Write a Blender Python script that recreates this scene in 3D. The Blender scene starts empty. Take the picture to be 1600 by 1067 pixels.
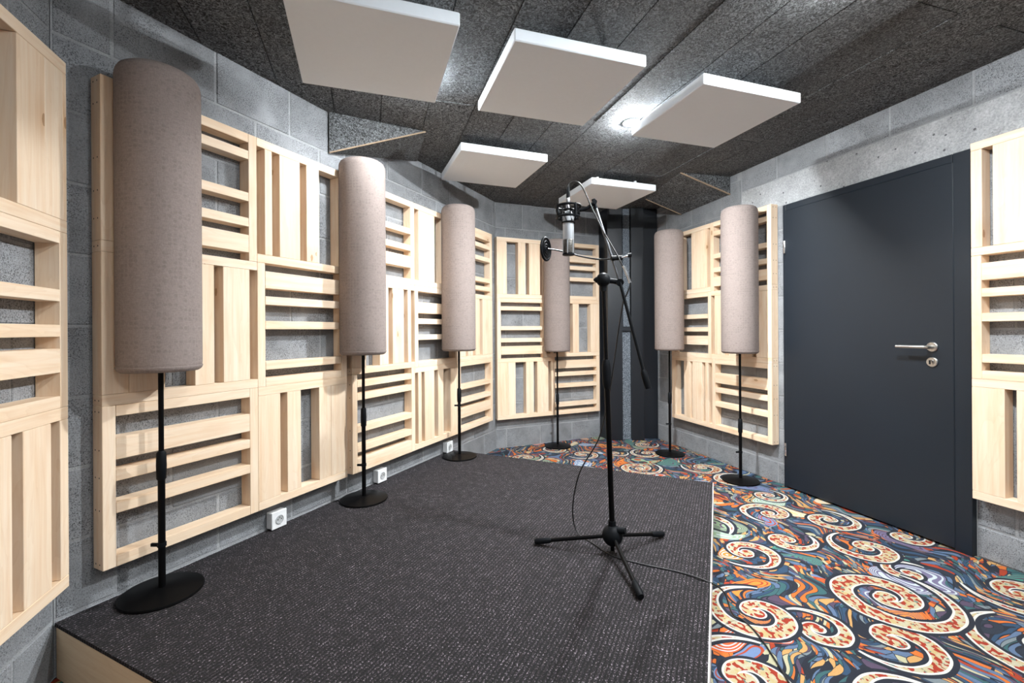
import bpy, bmesh, math, random
from mathutils import Matrix, Vector
random.seed(7)
sc = bpy.context.scene
COL = sc.collection

# ------------------------------------------------------------------ camera
cam_d = bpy.data.cameras.new('camera'); cam = bpy.data.objects.new('camera', cam_d); COL.objects.link(cam)
cam_d.lens = 16.0; cam_d.sensor_width = 36.0; cam_d.sensor_fit = 'HORIZONTAL'
cam_d.shift_y = -0.01056; cam_d.clip_start = 0.02
cam.matrix_world = Matrix.Translation((0, 0, 1.15)) @ Matrix.Rotation(math.radians(90), 4, 'X') @ Matrix.Rotation(-0.0061, 4, 'Z')
sc.camera = cam
# ------------------------------------------------------------------ world, exposure
w = bpy.data.worlds.new('world'); sc.world = w; w.use_nodes = True
w.node_tree.nodes['Background'].inputs[0].default_value = (0.6, 0.65, 0.7, 1)
w.node_tree.nodes['Background'].inputs[1].default_value = 0.05
sc.view_settings.view_transform = 'Standard'; sc.view_settings.look = 'None'
sc.view_settings.gamma = 1.0; sc.view_settings.use_curve_mapping = False
sc.view_settings.exposure = 0.62
sc.cycles.use_denoising = True
sc.cycles.max_bounces = 6; sc.cycles.diffuse_bounces = 4; sc.cycles.glossy_bounces = 2; sc.cycles.transmission_bounces = 0
sc.cycles.adaptive_threshold = 0.025
sc.cycles.sample_clamp_indirect = 6.0
# ceiling bulbs: (x, y, emission strength)
LAMP_COL = (0.935, 0.98, 1.0)
LAMPS = [(0.738, 2.785, 4500), (-0.42, 2.255, 1300), (1.20, 1.60, 3300), (0.10, 1.10, 480), (1.75, 0.35, 1000), (0.55, -0.15, 850)]  # the last two are fill lamps added out of view behind the viewer

# ------------------------------------------------------------------ helpers
def link(o, parent=None):
    COL.objects.link(o)
    if parent is not None: o.parent = parent
    return o

def mesh_from(name, verts, faces, mat=None, smooth=False):
    me = bpy.data.meshes.new(name); me.from_pydata([tuple(v) for v in verts], [], faces); me.update()
    bm = bmesh.new(); bm.from_mesh(me); bmesh.ops.recalc_face_normals(bm, faces=bm.faces); bm.to_mesh(me); bm.free()
    if smooth:
        for p in me.polygons: p.use_smooth = True
    if mat: me.materials.append(mat)
    return me

def obj(name, me, parent=None, mw=None):
    o = bpy.data.objects.new(name, me); link(o, parent)
    if mw is not None: o.matrix_local = mw
    return o

def empty(name, mw):
    o = bpy.data.objects.new(name, None); link(o); o.matrix_world = mw; o.empty_display_size = 0.1
    return o

def tag(o, label=None, cat=None, group=None, kind=None):
    if label: o['label'] = label
    if cat: o['category'] = cat
    if group: o['group'] = group
    if kind: o['kind'] = kind
    return o

_box = {}
def box_mesh(sx, sy, sz, ch, mat):
    key = (round(sx, 4), round(sy, 4), round(sz, 4), ch, mat.name)
    if key in _box: return _box[key]
    h = (sx/2, sy/2, sz/2); ch = min(ch, min(h)*0.4); V = []; I = {}
    for a in (-1, 1):
        for b in (-1, 1):
            for c in (-1, 1):
                s = (a, b, c)
                for ax in range(3):
                    v = [s[i]*(h[i] if i == ax else h[i]-ch) for i in range(3)]
                    I[(a, b, c, ax)] = len(V); V.append(v)
    F = []
    for ax in range(3):
        o1, o2 = [i for i in range(3) if i != ax]
        for s in (-1, 1):
            q = []
            for (p1, p2) in ((-1, -1), (1, -1), (1, 1), (-1, 1)):
                k = [0, 0, 0]; k[ax] = s; k[o1] = p1; k[o2] = p2; q.append(I[(k[0], k[1], k[2], ax)])
            F.append(q)
    for (i, j) in ((0, 1), (0, 2), (1, 2)):
        m = 3-i-j
        for s in (-1, 1):
            for t in (-1, 1):
                k = [0, 0, 0]; k[i] = s; k[j] = t; k[m] = -1; k2 = list(k); k2[m] = 1
                F.append([I[(*k, i)], I[(*k2, i)], I[(*k2, j)], I[(*k, j)]])
    for a in (-1, 1):
        for b in (-1, 1):
            for c in (-1, 1): F.append([I[(a, b, c, x)] for x in range(3)])
    _box[key] = mesh_from('box', V, F, mat)
    return _box[key]

def box(name, c, s, mat, parent=None, ch=0.002, rot=None):
    """chamfered box centred at c (parent-local), size s"""
    m = Matrix.Translation(c)
    if rot is not None: m = m @ rot
    return obj(name, box_mesh(*s, ch, mat), parent, m)

def lathe_data(prof, n=40):
    V = []; F = []
    for (r, z) in prof:
        for k in range(n):
            a = 2*math.pi*k/n; V.append((r*math.cos(a), r*math.sin(a), z))
    for i in range(len(prof)-1):
        for k in range(n):
            F.append((i*n+k, i*n+(k+1) % n, (i+1)*n+(k+1) % n, (i+1)*n+k))
    F.append(tuple(range(n-1, -1, -1))); F.append(tuple((len(prof)-1)*n+k for k in range(n)))
    return V, F

def set_smooth(me, ang=35):
    for p in me.polygons: p.use_smooth = True
    bm = bmesh.new(); bm.from_mesh(me)
    for e in bm.edges:
        if len(e.link_faces) == 2 and e.calc_face_angle(0) > math.radians(ang): e.smooth = False
    bm.to_mesh(me); bm.free()

def lathe(name, prof, mat, parent=None, mw=None, n=40):
    V, F = lathe_data(prof, n); me = mesh_from(name, V, F, mat); set_smooth(me)
    return obj(name, me, parent, mw)

def catmull(P, sub=6):
    P = [Vector(p) for p in P]; Q = [P[0]*2-P[1]]+P+[P[-1]*2-P[-2]]; out = []
    for i in range(1, len(Q)-2):
        for k in range(sub):
            t = k/sub; a, b, c, d = Q[i-1], Q[i], Q[i+1], Q[i+2]
            out.append(0.5*((2*b)+(c-a)*t+(2*a-5*b+4*c-d)*t*t+(3*b-a-3*c+d)*t**3))
    out.append(P[-1]); return out

def tube_data(P, r, n=10, radii=None):
    P = [Vector(p) for p in P]; V = []; F = []
    t0 = (P[1]-P[0]).normalized(); up = Vector((0, 0, 1)) if abs(t0.z) < 0.9 else Vector((1, 0, 0))
    nrm = t0.cross(up).normalized()
    for i, p in enumerate(P):
        t = (P[min(i+1, len(P)-1)]-P[max(i-1, 0)]).normalized()
        nrm = (nrm-t*nrm.dot(t)).normalized(); bn = t.cross(nrm); rr = radii[i] if radii else r
        for k in range(n):
            a = 2*math.pi*k/n; V.append(p+(nrm*math.cos(a)+bn*math.sin(a))*rr)
    for i in range(len(P)-1):
        for k in range(n): F.append((i*n+k, i*n+(k+1) % n, (i+1)*n+(k+1) % n, (i+1)*n+k))
    F.append(tuple(range(n-1, -1, -1))); F.append(tuple((len(P)-1)*n+k for k in range(n)))
    return V, F

def tube(name, P, r, mat, parent=None, n=12, radii=None):
    V, F = tube_data(P, r, n, radii); me = mesh_from(name, V, F, mat); set_smooth(me, 50)
    return obj(name, me, parent)

def torus_data(R, r, mw, n=32, m=8):
    V = []; F = []
    for i in range(n):
        a = 2*math.pi*i/n
        for j in range(m):
            b = 2*math.pi*j/m
            V.append(mw @ Vector(((R+r*math.cos(b))*math.cos(a), (R+r*math.cos(b))*math.sin(a), r*math.sin(b))))
    for i in range(n):
        for j in range(m):
            F.append((i*m+j, ((i+1) % n)*m+j, ((i+1) % n)*m+(j+1) % m, i*m+(j+1) % m))
    return V, F

def merge(parts):
    V = []; F = []
    for (v, f) in parts:
        o = len(V); V += [tuple(p) for p in v]; F += [tuple(i+o for i in q) for q in f]
    return V, F

# ------------------------------------------------------------------ node helpers
class NT:
    def __init__(s, name, rough=0.8):
        s.mat = bpy.data.materials.new(name); s.mat.use_nodes = True
        s.t = s.mat.node_tree; s.b = s.t.nodes['Principled BSDF']; s.b.inputs['Roughness'].default_value = rough
    def n(s, typ, **kw):
        nd = s.t.nodes.new(typ)
        for k, v in kw.items(): setattr(nd, k, v)
        return nd
    def put(s, sock, v):
        if hasattr(v, 'is_linked') or isinstance(v, bpy.types.NodeSocket): s.t.links.new(v, sock)
        else: sock.default_value = v
    def math(s, op, a, b=None, c=None):
        nd = s.n('ShaderNodeMath', operation=op); s.put(nd.inputs[0], a)
        if b is not None: s.put(nd.inputs[1], b)
        if c is not None: s.put(nd.inputs[2], c)
        return nd.outputs[0]
    def vmath(s, op, a, b=None):
        nd = s.n('ShaderNodeVectorMath', operation=op); s.put(nd.inputs[0], a)
        if b is not None: s.put(nd.inputs[1], b)
        return nd.outputs[0]
    def mix(s, f, a, b, mode='MIX'):
        nd = s.n('ShaderNodeMix', data_type='RGBA', blend_type=mode); s.put(nd.inputs[0], f)
        s.put(nd.inputs[6], a if not isinstance(a, tuple) else (*a[:3], 1)); s.put(nd.inputs[7], b if not isinstance(b, tuple) else (*b[:3], 1))
        return nd.outputs[2]
    def ramp(s, f, stops, const=False):
        nd = s.n('ShaderNodeValToRGB'); s.put(nd.inputs[0], f); cr = nd.color_ramp
        if const: cr.interpolation = 'CONSTANT'
        while len(cr.elements) < len(stops): cr.elements.new(0.5)
        for e, (p, c) in zip(cr.elements, stops): e.position = p; e.color = (*c, 1) if len(c) == 3 else c
        return nd.outputs[0]
    def noise(s, v, scale, detail=4, rough=0.5, dist=0.0):
        nd = s.n('ShaderNodeTexNoise'); s.put(nd.inputs['Vector'], v); nd.inputs['Scale'].default_value = scale
        nd.inputs['Detail'].default_value = detail; nd.inputs['Roughness'].default_value = rough; nd.inputs['Distortion'].default_value = dist
        return nd.outputs[0]
    def voro(s, v, scale, feature='F1', out=0, rnd=1.0):
        nd = s.n('ShaderNodeTexVoronoi', feature=feature); s.put(nd.inputs['Vector'], v); nd.inputs['Scale'].default_value = scale
        nd.inputs['Randomness'].default_value = rnd
        return nd.outputs[out]
    def objco(s, rnd=True):
        v = s.n('ShaderNodeTexCoord').outputs['Object']
        if not rnd: return v
        r = s.n('ShaderNodeObjectInfo').outputs['Random']
        return s.vmath('ADD', v, s.vmath('SCALE', (17.0, 31.0, 23.0), None) if False else s.scale3(r))
    def scale3(s, r):
        nd = s.n('ShaderNodeCombineXYZ'); s.put(nd.inputs[0], s.math('MULTIPLY', r, 37.0)); s.put(nd.inputs[1], s.math('MULTIPLY', r, 61.0)); s.put(nd.inputs[2], s.math('MULTIPLY', r, 23.0))
        return nd.outputs[0]
    def rand(s): return s.n('ShaderNodeObjectInfo').outputs['Random']
    def color(s, c): s.put(s.b.inputs['Base Color'], c if not isinstance(c, tuple) else (*c[:3], 1))
    def bump(s, h, strength, dist=0.01):
        nd = s.n('ShaderNodeBump'); s.put(nd.inputs['Height'], h); nd.inputs['Strength'].default_value = strength; nd.inputs['Distance'].default_value = dist
        s.t.links.new(nd.outputs[0], s.b.inputs['Normal'])

def plain(name, c, rough=0.6, metal=0.0, var=0.06, scale=30):
    m = NT(name, rough); v = m.objco(False); f = m.noise(v, scale, 3)
    m.color(m.mix(f, tuple(x*(1-var) for x in c), tuple(min(1, x*(1+var)) for x in c))); m.b.inputs['Metallic'].default_value = metal
    return m.mat

# ---- wood: boards are modelled with their length along local X
def make_wood(name, c1, c2, knots=True):
    m = NT(name, 0.62); v = m.objco()
    st = m.vmath('MULTIPLY', v, (1.2, 26.0, 26.0)); g = m.noise(st, 1.6, 5, 0.6, 0.6)
    st2 = m.vmath('MULTIPLY', v, (0.8, 7.0, 7.0)); g2 = m.noise(st2, 1.5, 3, 0.5, 1.2)
    rings = m.math('FRACT', m.math('MULTIPLY', g2, 9.0)); rings = m.math('POWER', rings, 3.0)
    col = m.ramp(g, [(0.25, c1), (0.7, c2)])
    col = m.mix(m.math('MULTIPLY', rings, 0.16), col, (c1[0]*0.72, c1[1]*0.6, c1[2]*0.45))
    tone = m.math('MULTIPLY_ADD', m.rand(), 0.20, 0.88)
    col = m.mix(1.0, col, m.n('ShaderNodeCombineColor').outputs[0], 'MULTIPLY') if False else m.mix(m.math('MULTIPLY', m.rand(), 0.22), col, (c1[0]*0.92, c1[1]*0.82, c1[2]*0.66))
    if knots:
        kv = m.vmath('MULTIPLY', v, (3.0, 7.5, 7.5)); d = m.voro(kv, 1.0)
        km = m.math('LESS_THAN', m.math('ADD', d, m.math('MULTIPLY', m.noise(v, 60, 2), 0.05)), 0.085)
        col = m.mix(m.math('MULTIPLY', km, 0.75), col, (0.23, 0.105, 0.04))
        halo = m.ramp(d, [(0.05, (1, 1, 1)), (0.30, (0, 0, 0))])
        col = m.mix(m.math('MULTIPLY', halo, 0.35), col, (c1[0]*0.75, c1[1]*0.55, c1[2]*0.35))
    m.color(col); m.bump(g, 0.06, 0.004)
    return m.mat
WOOD = make_wood('pale_spruce', (0.79, 0.565, 0.37), (0.885, 0.75, 0.60))
WOOD_STAGE = make_wood('stage_pine', (0.76, 0.58, 0.37), (0.86, 0.71, 0.50), False)

def make_block(name, c, dark, spk=0.9, vs=1.0):
    m = NT(name, 0.92); v = m.objco()
    big = m.noise(v, 7, 5, 0.6); col = m.ramp(big, [(0.3, tuple(x*0.78 for x in c)), (0.72, tuple(min(1, x*1.22) for x in c))])
    sp = m.noise(v, 215*vs, 3, 0.75); pm = m.ramp(sp, [(0.36, (1, 1, 1)), (0.50, (0, 0, 0))])
    sel = m.ramp(m.noise(v, 8, 3), [(0.34, (0.2,)*3), (0.58, (1, 1, 1))])
    pm = m.math('MULTIPLY', pm, sel)
    col = m.mix(m.math('MULTIPLY', pm, spk), col, dark)
    fine = m.noise(v, 330*vs, 2, 0.6); col = m.mix(0.5, col, m.ramp(fine, [(0.3, (0.55,)*3), (0.7, (1.4,)*3)]), 'MULTIPLY')
    col = m.mix(m.math('MULTIPLY', m.rand(), 0.35), col, tuple(x*0.66 for x in c))
    m.color(col); h = m.math('SUBTRACT', m.math('MULTIPLY', fine, 0.4), pm); m.bump(h, 0.5, 0.004)
    return m.mat
BLOCK = make_block('concrete_block', (0.29, 0.302, 0.32), (0.028, 0.030, 0.034), 1.0)
MORTAR = make_block('mortar', (0.345, 0.355, 0.37), (0.15, 0.15, 0.16), 0.4)
LINTEL = make_block('cast_concrete', (0.40, 0.41, 0.42), (0.10, 0.10, 0.105), 0.25, 0.35)
# pits of the cast lintel
def add_pits(mat):
    t = NT.__new__(NT); t.mat = mat; t.t = mat.node_tree; t.b = t.t.nodes['Principled BSDF']
    src = t.b.inputs['Base Color'].links[0].from_socket
    v = t.objco(False); d = t.voro(v, 16.0); k = t.math('LESS_THAN', t.math('ADD', d, t.math('MULTIPLY', t.noise(v, 60, 2), 0.05)), 0.125)
    t.color(t.mix(t.math('MULTIPLY', k, 0.8), src, (0.06, 0.06, 0.065)))
add_pits(LINTEL)

def make_ceiling():
    m = NT('wood_wool_board', 0.95); v = m.objco()
    wv = m.vmath('ADD', v, m.vmath('SCALE', v)) if False else v
    n1 = m.noise(v, 50, 4, 0.72, 2.6)
    col = m.ramp(n1, [(0.43, (0.005, 0.0055, 0.006)), (0.485, (0.078, 0.083, 0.088)), (0.57, (0.235, 0.25, 0.265)), (0.70, (0.42, 0.445, 0.465))])
    n2 = m.noise(v, 2.2, 3); col = m.mix(m.ramp(n2, [(0.4, (0,)*3), (0.75, (0.35,)*3)]), col, (0.080, 0.079, 0.075))
    col = m.mix(m.math('MULTIPLY', m.rand(), 0.3), col, (0.075, 0.075, 0.075))
    m.color(col); m.bump(n1, 0.9, 0.008)
    return m.mat
CEIL = make_ceiling()
CEIL_CUT = plain('board_cut_edge', (0.30, 0.22, 0.15), 0.9, 0, 0.3, 60)

def make_stage_carpet():
    m = NT('ribbed_carpet', 0.97); v = m.objco(False)
    sx = m.n('ShaderNodeSeparateXYZ'); m.put(sx.inputs[0], v)
    wob = m.math('MULTIPLY', m.noise(v, 40, 2), 0.004)
    rib = m.math('SINE', m.math('MULTIPLY', m.math('ADD', sx.outputs[0], wob), 2*math.pi/0.0138))      # ribs run along local Y
    rib01 = m.math('MULTIPLY_ADD', rib, 0.5, 0.5)
    st = m.vmath('MULTIPLY', v, (210.0, 150.0, 200.0)); f = m.noise(st, 1.0, 3, 0.75)
    f2 = m.noise(v, 26, 3, 0.6)
    a = m.math('ADD', f, m.math('MULTIPLY_ADD', f2, 0.16, -0.08))
    col = m.ramp(a, [(0.41, (0.001, 0.0008, 0.001)), (0.52, (0.010, 0.0072, 0.0096)), (0.585, (0.048, 0.036, 0.046)), (0.68, (0.42, 0.37, 0.415))])
    groove = m.ramp(rib01, [(0.05, (0.03,)*3), (0.5, (0.8,)*3), (1.0, (1.15,)*3)])
    col = m.mix(1.0, col, groove, 'MULTIPLY')
    m.color(col); m.bump(m.math('ADD', rib01, m.math('MULTIPLY', f, 0.8)), 0.7, 0.004)
    return m.mat
STAGE_CARPET = make_stage_carpet()

def make_fabric():
    m = NT('taupe_fabric', 0.95); v = m.objco(False); sx = m.n('ShaderNodeSeparateXYZ'); m.put(sx.inputs[0], v)
    ang = m.math('ARCTAN2', sx.outputs[1], sx.outputs[0])
    cu = m.math('MULTIPLY', ang, 0.13/0.0165); cv = m.math('MULTIPLY', sx.outputs[2], 1/0.0165)
    fu = m.math('SUBTRACT', m.math('FRACT', cu), 0.5); fv = m.math('SUBTRACT', m.math('FRACT', cv), 0.5)
    r = m.math('SQRT', m.math('ADD', m.math('MULTIPLY', fu, fu), m.math('MULTIPLY', fv, fv)))
    dot = m.math('LESS_THAN', r, 0.36)
    cell = m.n('ShaderNodeCombineXYZ'); m.put(cell.inputs[0], m.math('FLOOR', cu)); m.put(cell.inputs[1], m.math('FLOOR', cv)); m.put(cell.inputs[2], m.math('MULTIPLY', m.rand(), 50.0))
    wn = m.n('ShaderNodeTexWhiteNoise', noise_dimensions='3D'); m.put(wn.inputs[0], cell.outputs[0])
    grp = m.noise(m.vmath('MULTIPLY', v, (1.0, 1.0, 1.4)), 11, 2)
    on = m.math('LESS_THAN', wn.outputs[0], m.math('MULTIPLY_ADD', grp, 3.0, -1.25)); dot = m.math('MULTIPLY', dot, on)
    wv = m.vmath('MULTIPLY', v, (260.0, 260.0, 120.0)); we = m.noise(wv, 1.0, 2, 0.6)
    wv2 = m.vmath('MULTIPLY', v, (60.0, 60.0, 420.0)); we2 = m.noise(wv2, 1.0, 2, 0.6)
    col = m.ramp(m.math('ADD', m.math('MULTIPLY', we, 0.5), m.math('MULTIPLY', we2, 0.5)), [(0.3, (0.195, 0.155, 0.140)), (0.7, (0.285, 0.235, 0.218))])
    col = m.mix(m.math('MULTIPLY', dot, 0.22), col, (0.11, 0.088, 0.076))
    m.color(col); m.bump(we, 0.15, 0.002)
    return m.mat
FABRIC = make_fabric()
BLACK = plain('black_powder_coat', (0.003, 0.003, 0.0034), 0.38)
BLACK_RUB = plain('black_rubber', (0.006, 0.007, 0.0085), 0.5)
NAVY = plain('dark_navy_paint', (0.0075, 0.0125, 0.0195), 0.42, 0, 0.12, 3)
TRAP = plain('black_painted_board', (0.0065, 0.009, 0.0135), 0.4, 0, 0.15, 3)
WHITE_FOAM = plain('white_foam', (0.79, 0.845, 0.905), 0.95, 0, 0.02, 60)
WHITE_PL = plain('white_plastic', (0.80, 0.81, 0.82), 0.4)
for m_ in (BLACK, BLACK_RUB): m_.node_tree.nodes['Principled BSDF'].inputs['Specular IOR Level'].default_value = 0.09
GREY_PL = plain('outlet_recess', (0.45, 0.46, 0.47), 0.5)
STEEL = plain('brushed_steel', (0.62, 0.60, 0.57), 0.3, 1.0, 0.1, 80)
CHROME = plain('chrome', (0.75, 0.76, 0.78), 0.18, 1.0)
MIC_SIL = plain('microphone_silver', (0.40, 0.42, 0.45), 0.42, 0.35)
GOOSE = plain('gunmetal_gooseneck', (0.05, 0.052, 0.055), 0.35, 0.6)
GOOSE2 = plain('satin_grey_tube', (0.11, 0.115, 0.125), 0.32, 0.7)
CABLE = plain('cable_jacket', (0.008, 0.0085, 0.0095), 0.4)
DARK = plain('dark_gap', (0.004, 0.004, 0.004), 0.9)
WHITE_TRIM = plain('white_edge_trim', (0.74, 0.72, 0.70), 0.7)
def make_foam():
    m = NT('grey_fleck_foam', 0.95); v = m.objco(False); f = m.noise(v, 120, 3, 0.8)
    m.color(m.ramp(f, [(0.38, (0.03, 0.037, 0.047)), (0.54, (0.15, 0.175, 0.205)), (0.68, (0.40, 0.44, 0.49))])); m.bump(f, 0.6, 0.005); return m.mat
FOAM = make_foam()
def make_grille():
    m = NT('microphone_grille', 0.35); v = m.objco(False); m.b.inputs['Metallic'].default_value = 0.9
    d = m.voro(v, 420); m.color(m.ramp(d, [(0.25, (0.02, 0.02, 0.021)), (0.6, (0.20, 0.19, 0.175))])); return m.mat
GRILLE = make_grille()
def make_bulb(s):
    m = bpy.data.materials.new('lit_bulb'); m.use_nodes = True; b = m.node_tree.nodes['Principled BSDF']
    b.inputs['Base Color'].default_value = (0.9, 0.9, 0.9, 1); b.inputs['Emission Color'].default_value = (*LAMP_COL, 1); b.inputs['Emission Strength'].default_value = s
    return m

# ---- patterned carpet: scrolls drawn as spirals in floor metres
SCROLLS = [  # x, y, outer radius, turns, end angle (deg), winding outwards (+1 = anticlockwise)
 (2.19, 1.955, 0.20, 1.55, 150, -1), (1.90, 1.60, 0.245, 1.45, 80, -1), (1.40, 1.67, 0.17, 1.25, 195, -1), (0.76, 1.49, 0.225, 1.7, 50, -1),
 (1.165, 1.745, 0.135, 1.4, 120, 1), (0.985, 1.845, 0.20, 1.65, 60, -1), (1.86, 2.145, 0.12, 1.2, 20, -1), (1.60, 1.955, 0.26, 1.95, 40, 1),
 (1.85, 2.385, 0.18, 1.5, 95, -1), (1.50, 2.49, 0.15, 1.1, 15, 1), (1.205, 2.345, 0.165, 1.5, 215, -1), (2.17, 2.515, 0.13, 1.3, 70, 1),
 (1.90, 2.735, 0.165, 1.6, 70, 1), (1.13, 2.71, 0.17, 1.2, 300, -1), (1.60, 2.85, 0.17, 1.5, 235, 1), (1.765, 3.142, 0.125, 1.6, 60, 1),
 (1.70, 3.47, 0.17, 1.3, 60, -1), (1.055, 3.79, 0.19, 1.9, 40, 1), (1.58, 3.785, 0.17, 1.5, 150, -1), (1.25, 4.235, 0.16, 1.6, 95, -1),
 (0.655, 4.21, 0.15, 1.6, 200, -1), (1.33, 4.56, 0.13, 1.4, 20, 1), (0.12, 4.12, 0.16, 1.6, 40, 1), (0.97, 4.25, 0.11, 1.2, 10, 1),
 (0.42, 4.40, 0.13, 1.5, 120, -1), (0.62, 3.70, 0.17, 1.6, 300, 1), (1.20, 1.36, 0.17, 1.5, 30, -1), (1.60, 1.28, 0.18, 1.5, 200, 1), (2.35, 1.45, 0.22, 1.6, 90, -1)]
def make_patterned():
    g = bpy.data.node_groups.new('scroll', 'ShaderNodeTree')
    for nm, ty in (('P', 'NodeSocketVector'), ('C', 'NodeSocketVector'), ('R', 'NodeSocketFloat'), ('N', 'NodeSocketFloat'), ('A', 'NodeSocketFloat'), ('H', 'NodeSocketFloat')):
        g.interface.new_socket(nm, in_out='INPUT', socket_type=ty)
    g.interface.new_socket('E', in_out='OUTPUT', socket_type='NodeSocketFloat')
    gi = g.nodes.new('NodeGroupInput'); go = g.nodes.new('NodeGroupOutput')
    h = NT.__new__(NT); h.t = g
    P, Cc, R, N, A, Hd = [gi.outputs[k] for k in ('P', 'C', 'R', 'N', 'A', 'H')]
    d = h.vmath('SUBTRACT', P, Cc); sp = h.n('ShaderNodeSeparateXYZ'); h.put(sp.inputs[0], d)
    x, y = sp.outputs[0], sp.outputs[1]
    r = h.math('SQRT', h.math('ADD', h.math('MULTIPLY', x, x), h.math('MULTIPLY', y, y)))
    th = h.math('ARCTAN2', y, x); u = h.math('MULTIPLY', h.math('MULTIPLY', h.math('SUBTRACT', th, A), Hd), 1/(2*math.pi))
    q = h.math('MULTIPLY', N, h.math('POWER', h.math('DIVIDE', r, R), 0.85))
    k = h.math('SUBTRACT', h.math('SUBTRACT', q, u), N); n = h.math('ROUND', k); f = h.math('SUBTRACT', k, n)
    T = h.math('SUBTRACT', q, f); left = h.math('SUBTRACT', N, T)
    hw = h.math('MINIMUM', 0.30, h.math('MULTIPLY_ADD', left, 0.55, 0.03))
    hw = h.math('MINIMUM', hw, h.math('MULTIPLY_ADD', T, 0.2, 0.13))
    pitch = h.math('DIVIDE', R, N)
    e = h.math('MULTIPLY', h.math('SUBTRACT', h.math('ABSOLUTE', f), hw), pitch)
    e = h.math('ADD', e, h.math('MULTIPLY', h.math('LESS_THAN', left, 0.0), 5.0))
    core = h.math('SUBTRACT', r, h.math('MULTIPLY', pitch, 0.30)); e = h.math('MINIMUM', e, core)
    g.links.new(e, go.inputs['E'])
    m = NT('patterned_carpet', 0.95); v = m.n('ShaderNodeTexCoord').outputs['Object']
    wob = m.n('ShaderNodeTexNoise'); m.put(wob.inputs['Vector'], v); wob.inputs['Scale'].default_value = 6
    vv = m.vmath('ADD', v, m.vmath('MULTIPLY', m.vmath('SUBTRACT', wob.outputs['Color'], (0.5, 0.5, 0.5)), (0.02, 0.02, 0)))
    E = None
    for (cx, cy, R_, N_, a, hd) in SCROLLS:
        nd = m.n('ShaderNodeGroup'); nd.node_tree = g; m.put(nd.inputs['P'], vv); nd.inputs['C'].default_value = (cx, cy, 0); nd.inputs['R'].default_value = R_
        nd.inputs['N'].default_value = N_; nd.inputs['A'].default_value = math.radians(a); nd.inputs['H'].default_value = hd
        if E is None: E = nd.outputs[0]
        else: E = m.math('MULTIPLY_ADD', m.math('LESS_THAN', nd.outputs[0], 0.0145), m.math('SUBTRACT', nd.outputs[0], E), E)   # later scrolls lie on top
    # ground of the pattern: painterly strokes, ringed ovals
    flow = m.n('ShaderNodeTexNoise'); m.put(flow.inputs['Vector'], v); flow.inputs['Scale'].default_value = 3.2; flow.inputs['Detail'].default_value = 1
    v2 = m.vmath('ADD', v, m.vmath('MULTIPLY', m.vmath('SUBTRACT', flow.outputs['Color'], (0.5, 0.5, 0.5)), (0.55, 0.55, 0)))
    v3 = m.vmath('MULTIPLY', v2, (50.0, 19.0, 1.0))
    vo = m.n('ShaderNodeTexVoronoi'); m.put(vo.inputs['Vector'], v3); vo.inputs['Scale'].default_value = 1.0
    sc_ = m.n('ShaderNodeSeparateColor'); m.put(sc_.inputs[0], vo.outputs['Color'])
    navy = (0.008, 0.012, 0.024); 
    pal = [(0.0, navy), (0.13, (0.022, 0.062, 0.125)), (0.26, (0.105, 0.165, 0.28)), (0.38, (0.016, 0.024, 0.042)), (0.47, (0.035, 0.115, 0.125)), (0.57, (0.62, 0.15, 0.02)), (0.68, (0.58, 0.32, 0.11)), (0.76, (0.085, 0.055, 0.10)), (0.84, (0.38, 0.04, 0.008)), (0.90, (0.19, 0.23, 0.25)), (0.96, (0.50, 0.47, 0.30))]
    bg = m.ramp(sc_.outputs[0], pal, True)
    edge = m.n('ShaderNodeTexVoronoi', feature='DISTANCE_TO_EDGE'); m.put(edge.inputs['Vector'], v3); edge.inputs['Scale'].default_value = 1.0
    bg = m.mix(m.math('LESS_THAN', edge.outputs[0], 0.04), bg, navy)
    # larger colour fields
    fld = m.n('ShaderNodeTexVoronoi'); m.put(fld.inputs['Vector'], v2); fld.inputs['Scale'].default_value = 5.2
    fs = m.n('ShaderNodeSeparateColor'); m.put(fs.inputs[0], fld.outputs['Color'])
    fc = m.ramp(fs.outputs[1], [(0, (0.16, 0.24, 0.42)), (0.2, (0.75, 0.25, 0.035)), (0.4, (0.06, 0.25, 0.20)), (0.52, (0.30, 0.42, 0.26)), (0.66, (0.78, 0.56, 0.25)), (0.8, (0.17, 0.15, 0.26)), (0.9, (0.62, 0.10, 0.02))], True)
    ring = m.math('GREATER_THAN', m.math('SINE', m.math('MULTIPLY', fld.outputs['Distance'], 95.0)), 0.35)
    fr = m.ramp(fs.outputs[2], [(0, (0.55, 0.62, 0.66)), (0.3, (0.045, 0.12, 0.11)), (0.55, (0.42, 0.055, 0.015)), (0.8, (0.10, 0.055, 0.10))], True)
    fc = m.mix(ring, fc, fr)
    on = m.math('MULTIPLY', m.math('LESS_THAN', fs.outputs[0], 0.5), m.math('LESS_THAN', fld.outputs['Distance'], 0.46))
    bg = m.mix(on, bg, fc)
    # the scrolls: navy outline, white border, cream fill with red dashes
    dash = m.noise(m.vmath('MULTIPLY', v, (1.0, 0.75, 1.0)), 50, 1, 0.4, 0.3); cream = m.ramp(m.noise(v, 30, 2), [(0.35, (0.52, 0.40, 0.18)), (0.6, (0.52, 0.48, 0.34))])
    cream = m.mix(m.math('GREATER_THAN', dash, 0.525), cream, (0.33, 0.024, 0.005))
    dk = m.noise(m.vmath('ADD', v, (3.3, 1.7, 0)), 48, 1, 0.3); cream = m.mix(m.math('GREATER_THAN', dk, 0.69), cream, (0.10, 0.20, 0.17))
    col = m.mix(m.math('LESS_THAN', E, 0.0145), bg, navy)
    col = m.mix(m.math('LESS_THAN', E, 0.0), col, (0.66, 0.65, 0.61))
    col = m.mix(m.math('LESS_THAN', E, -0.0075), col, cream)
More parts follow.
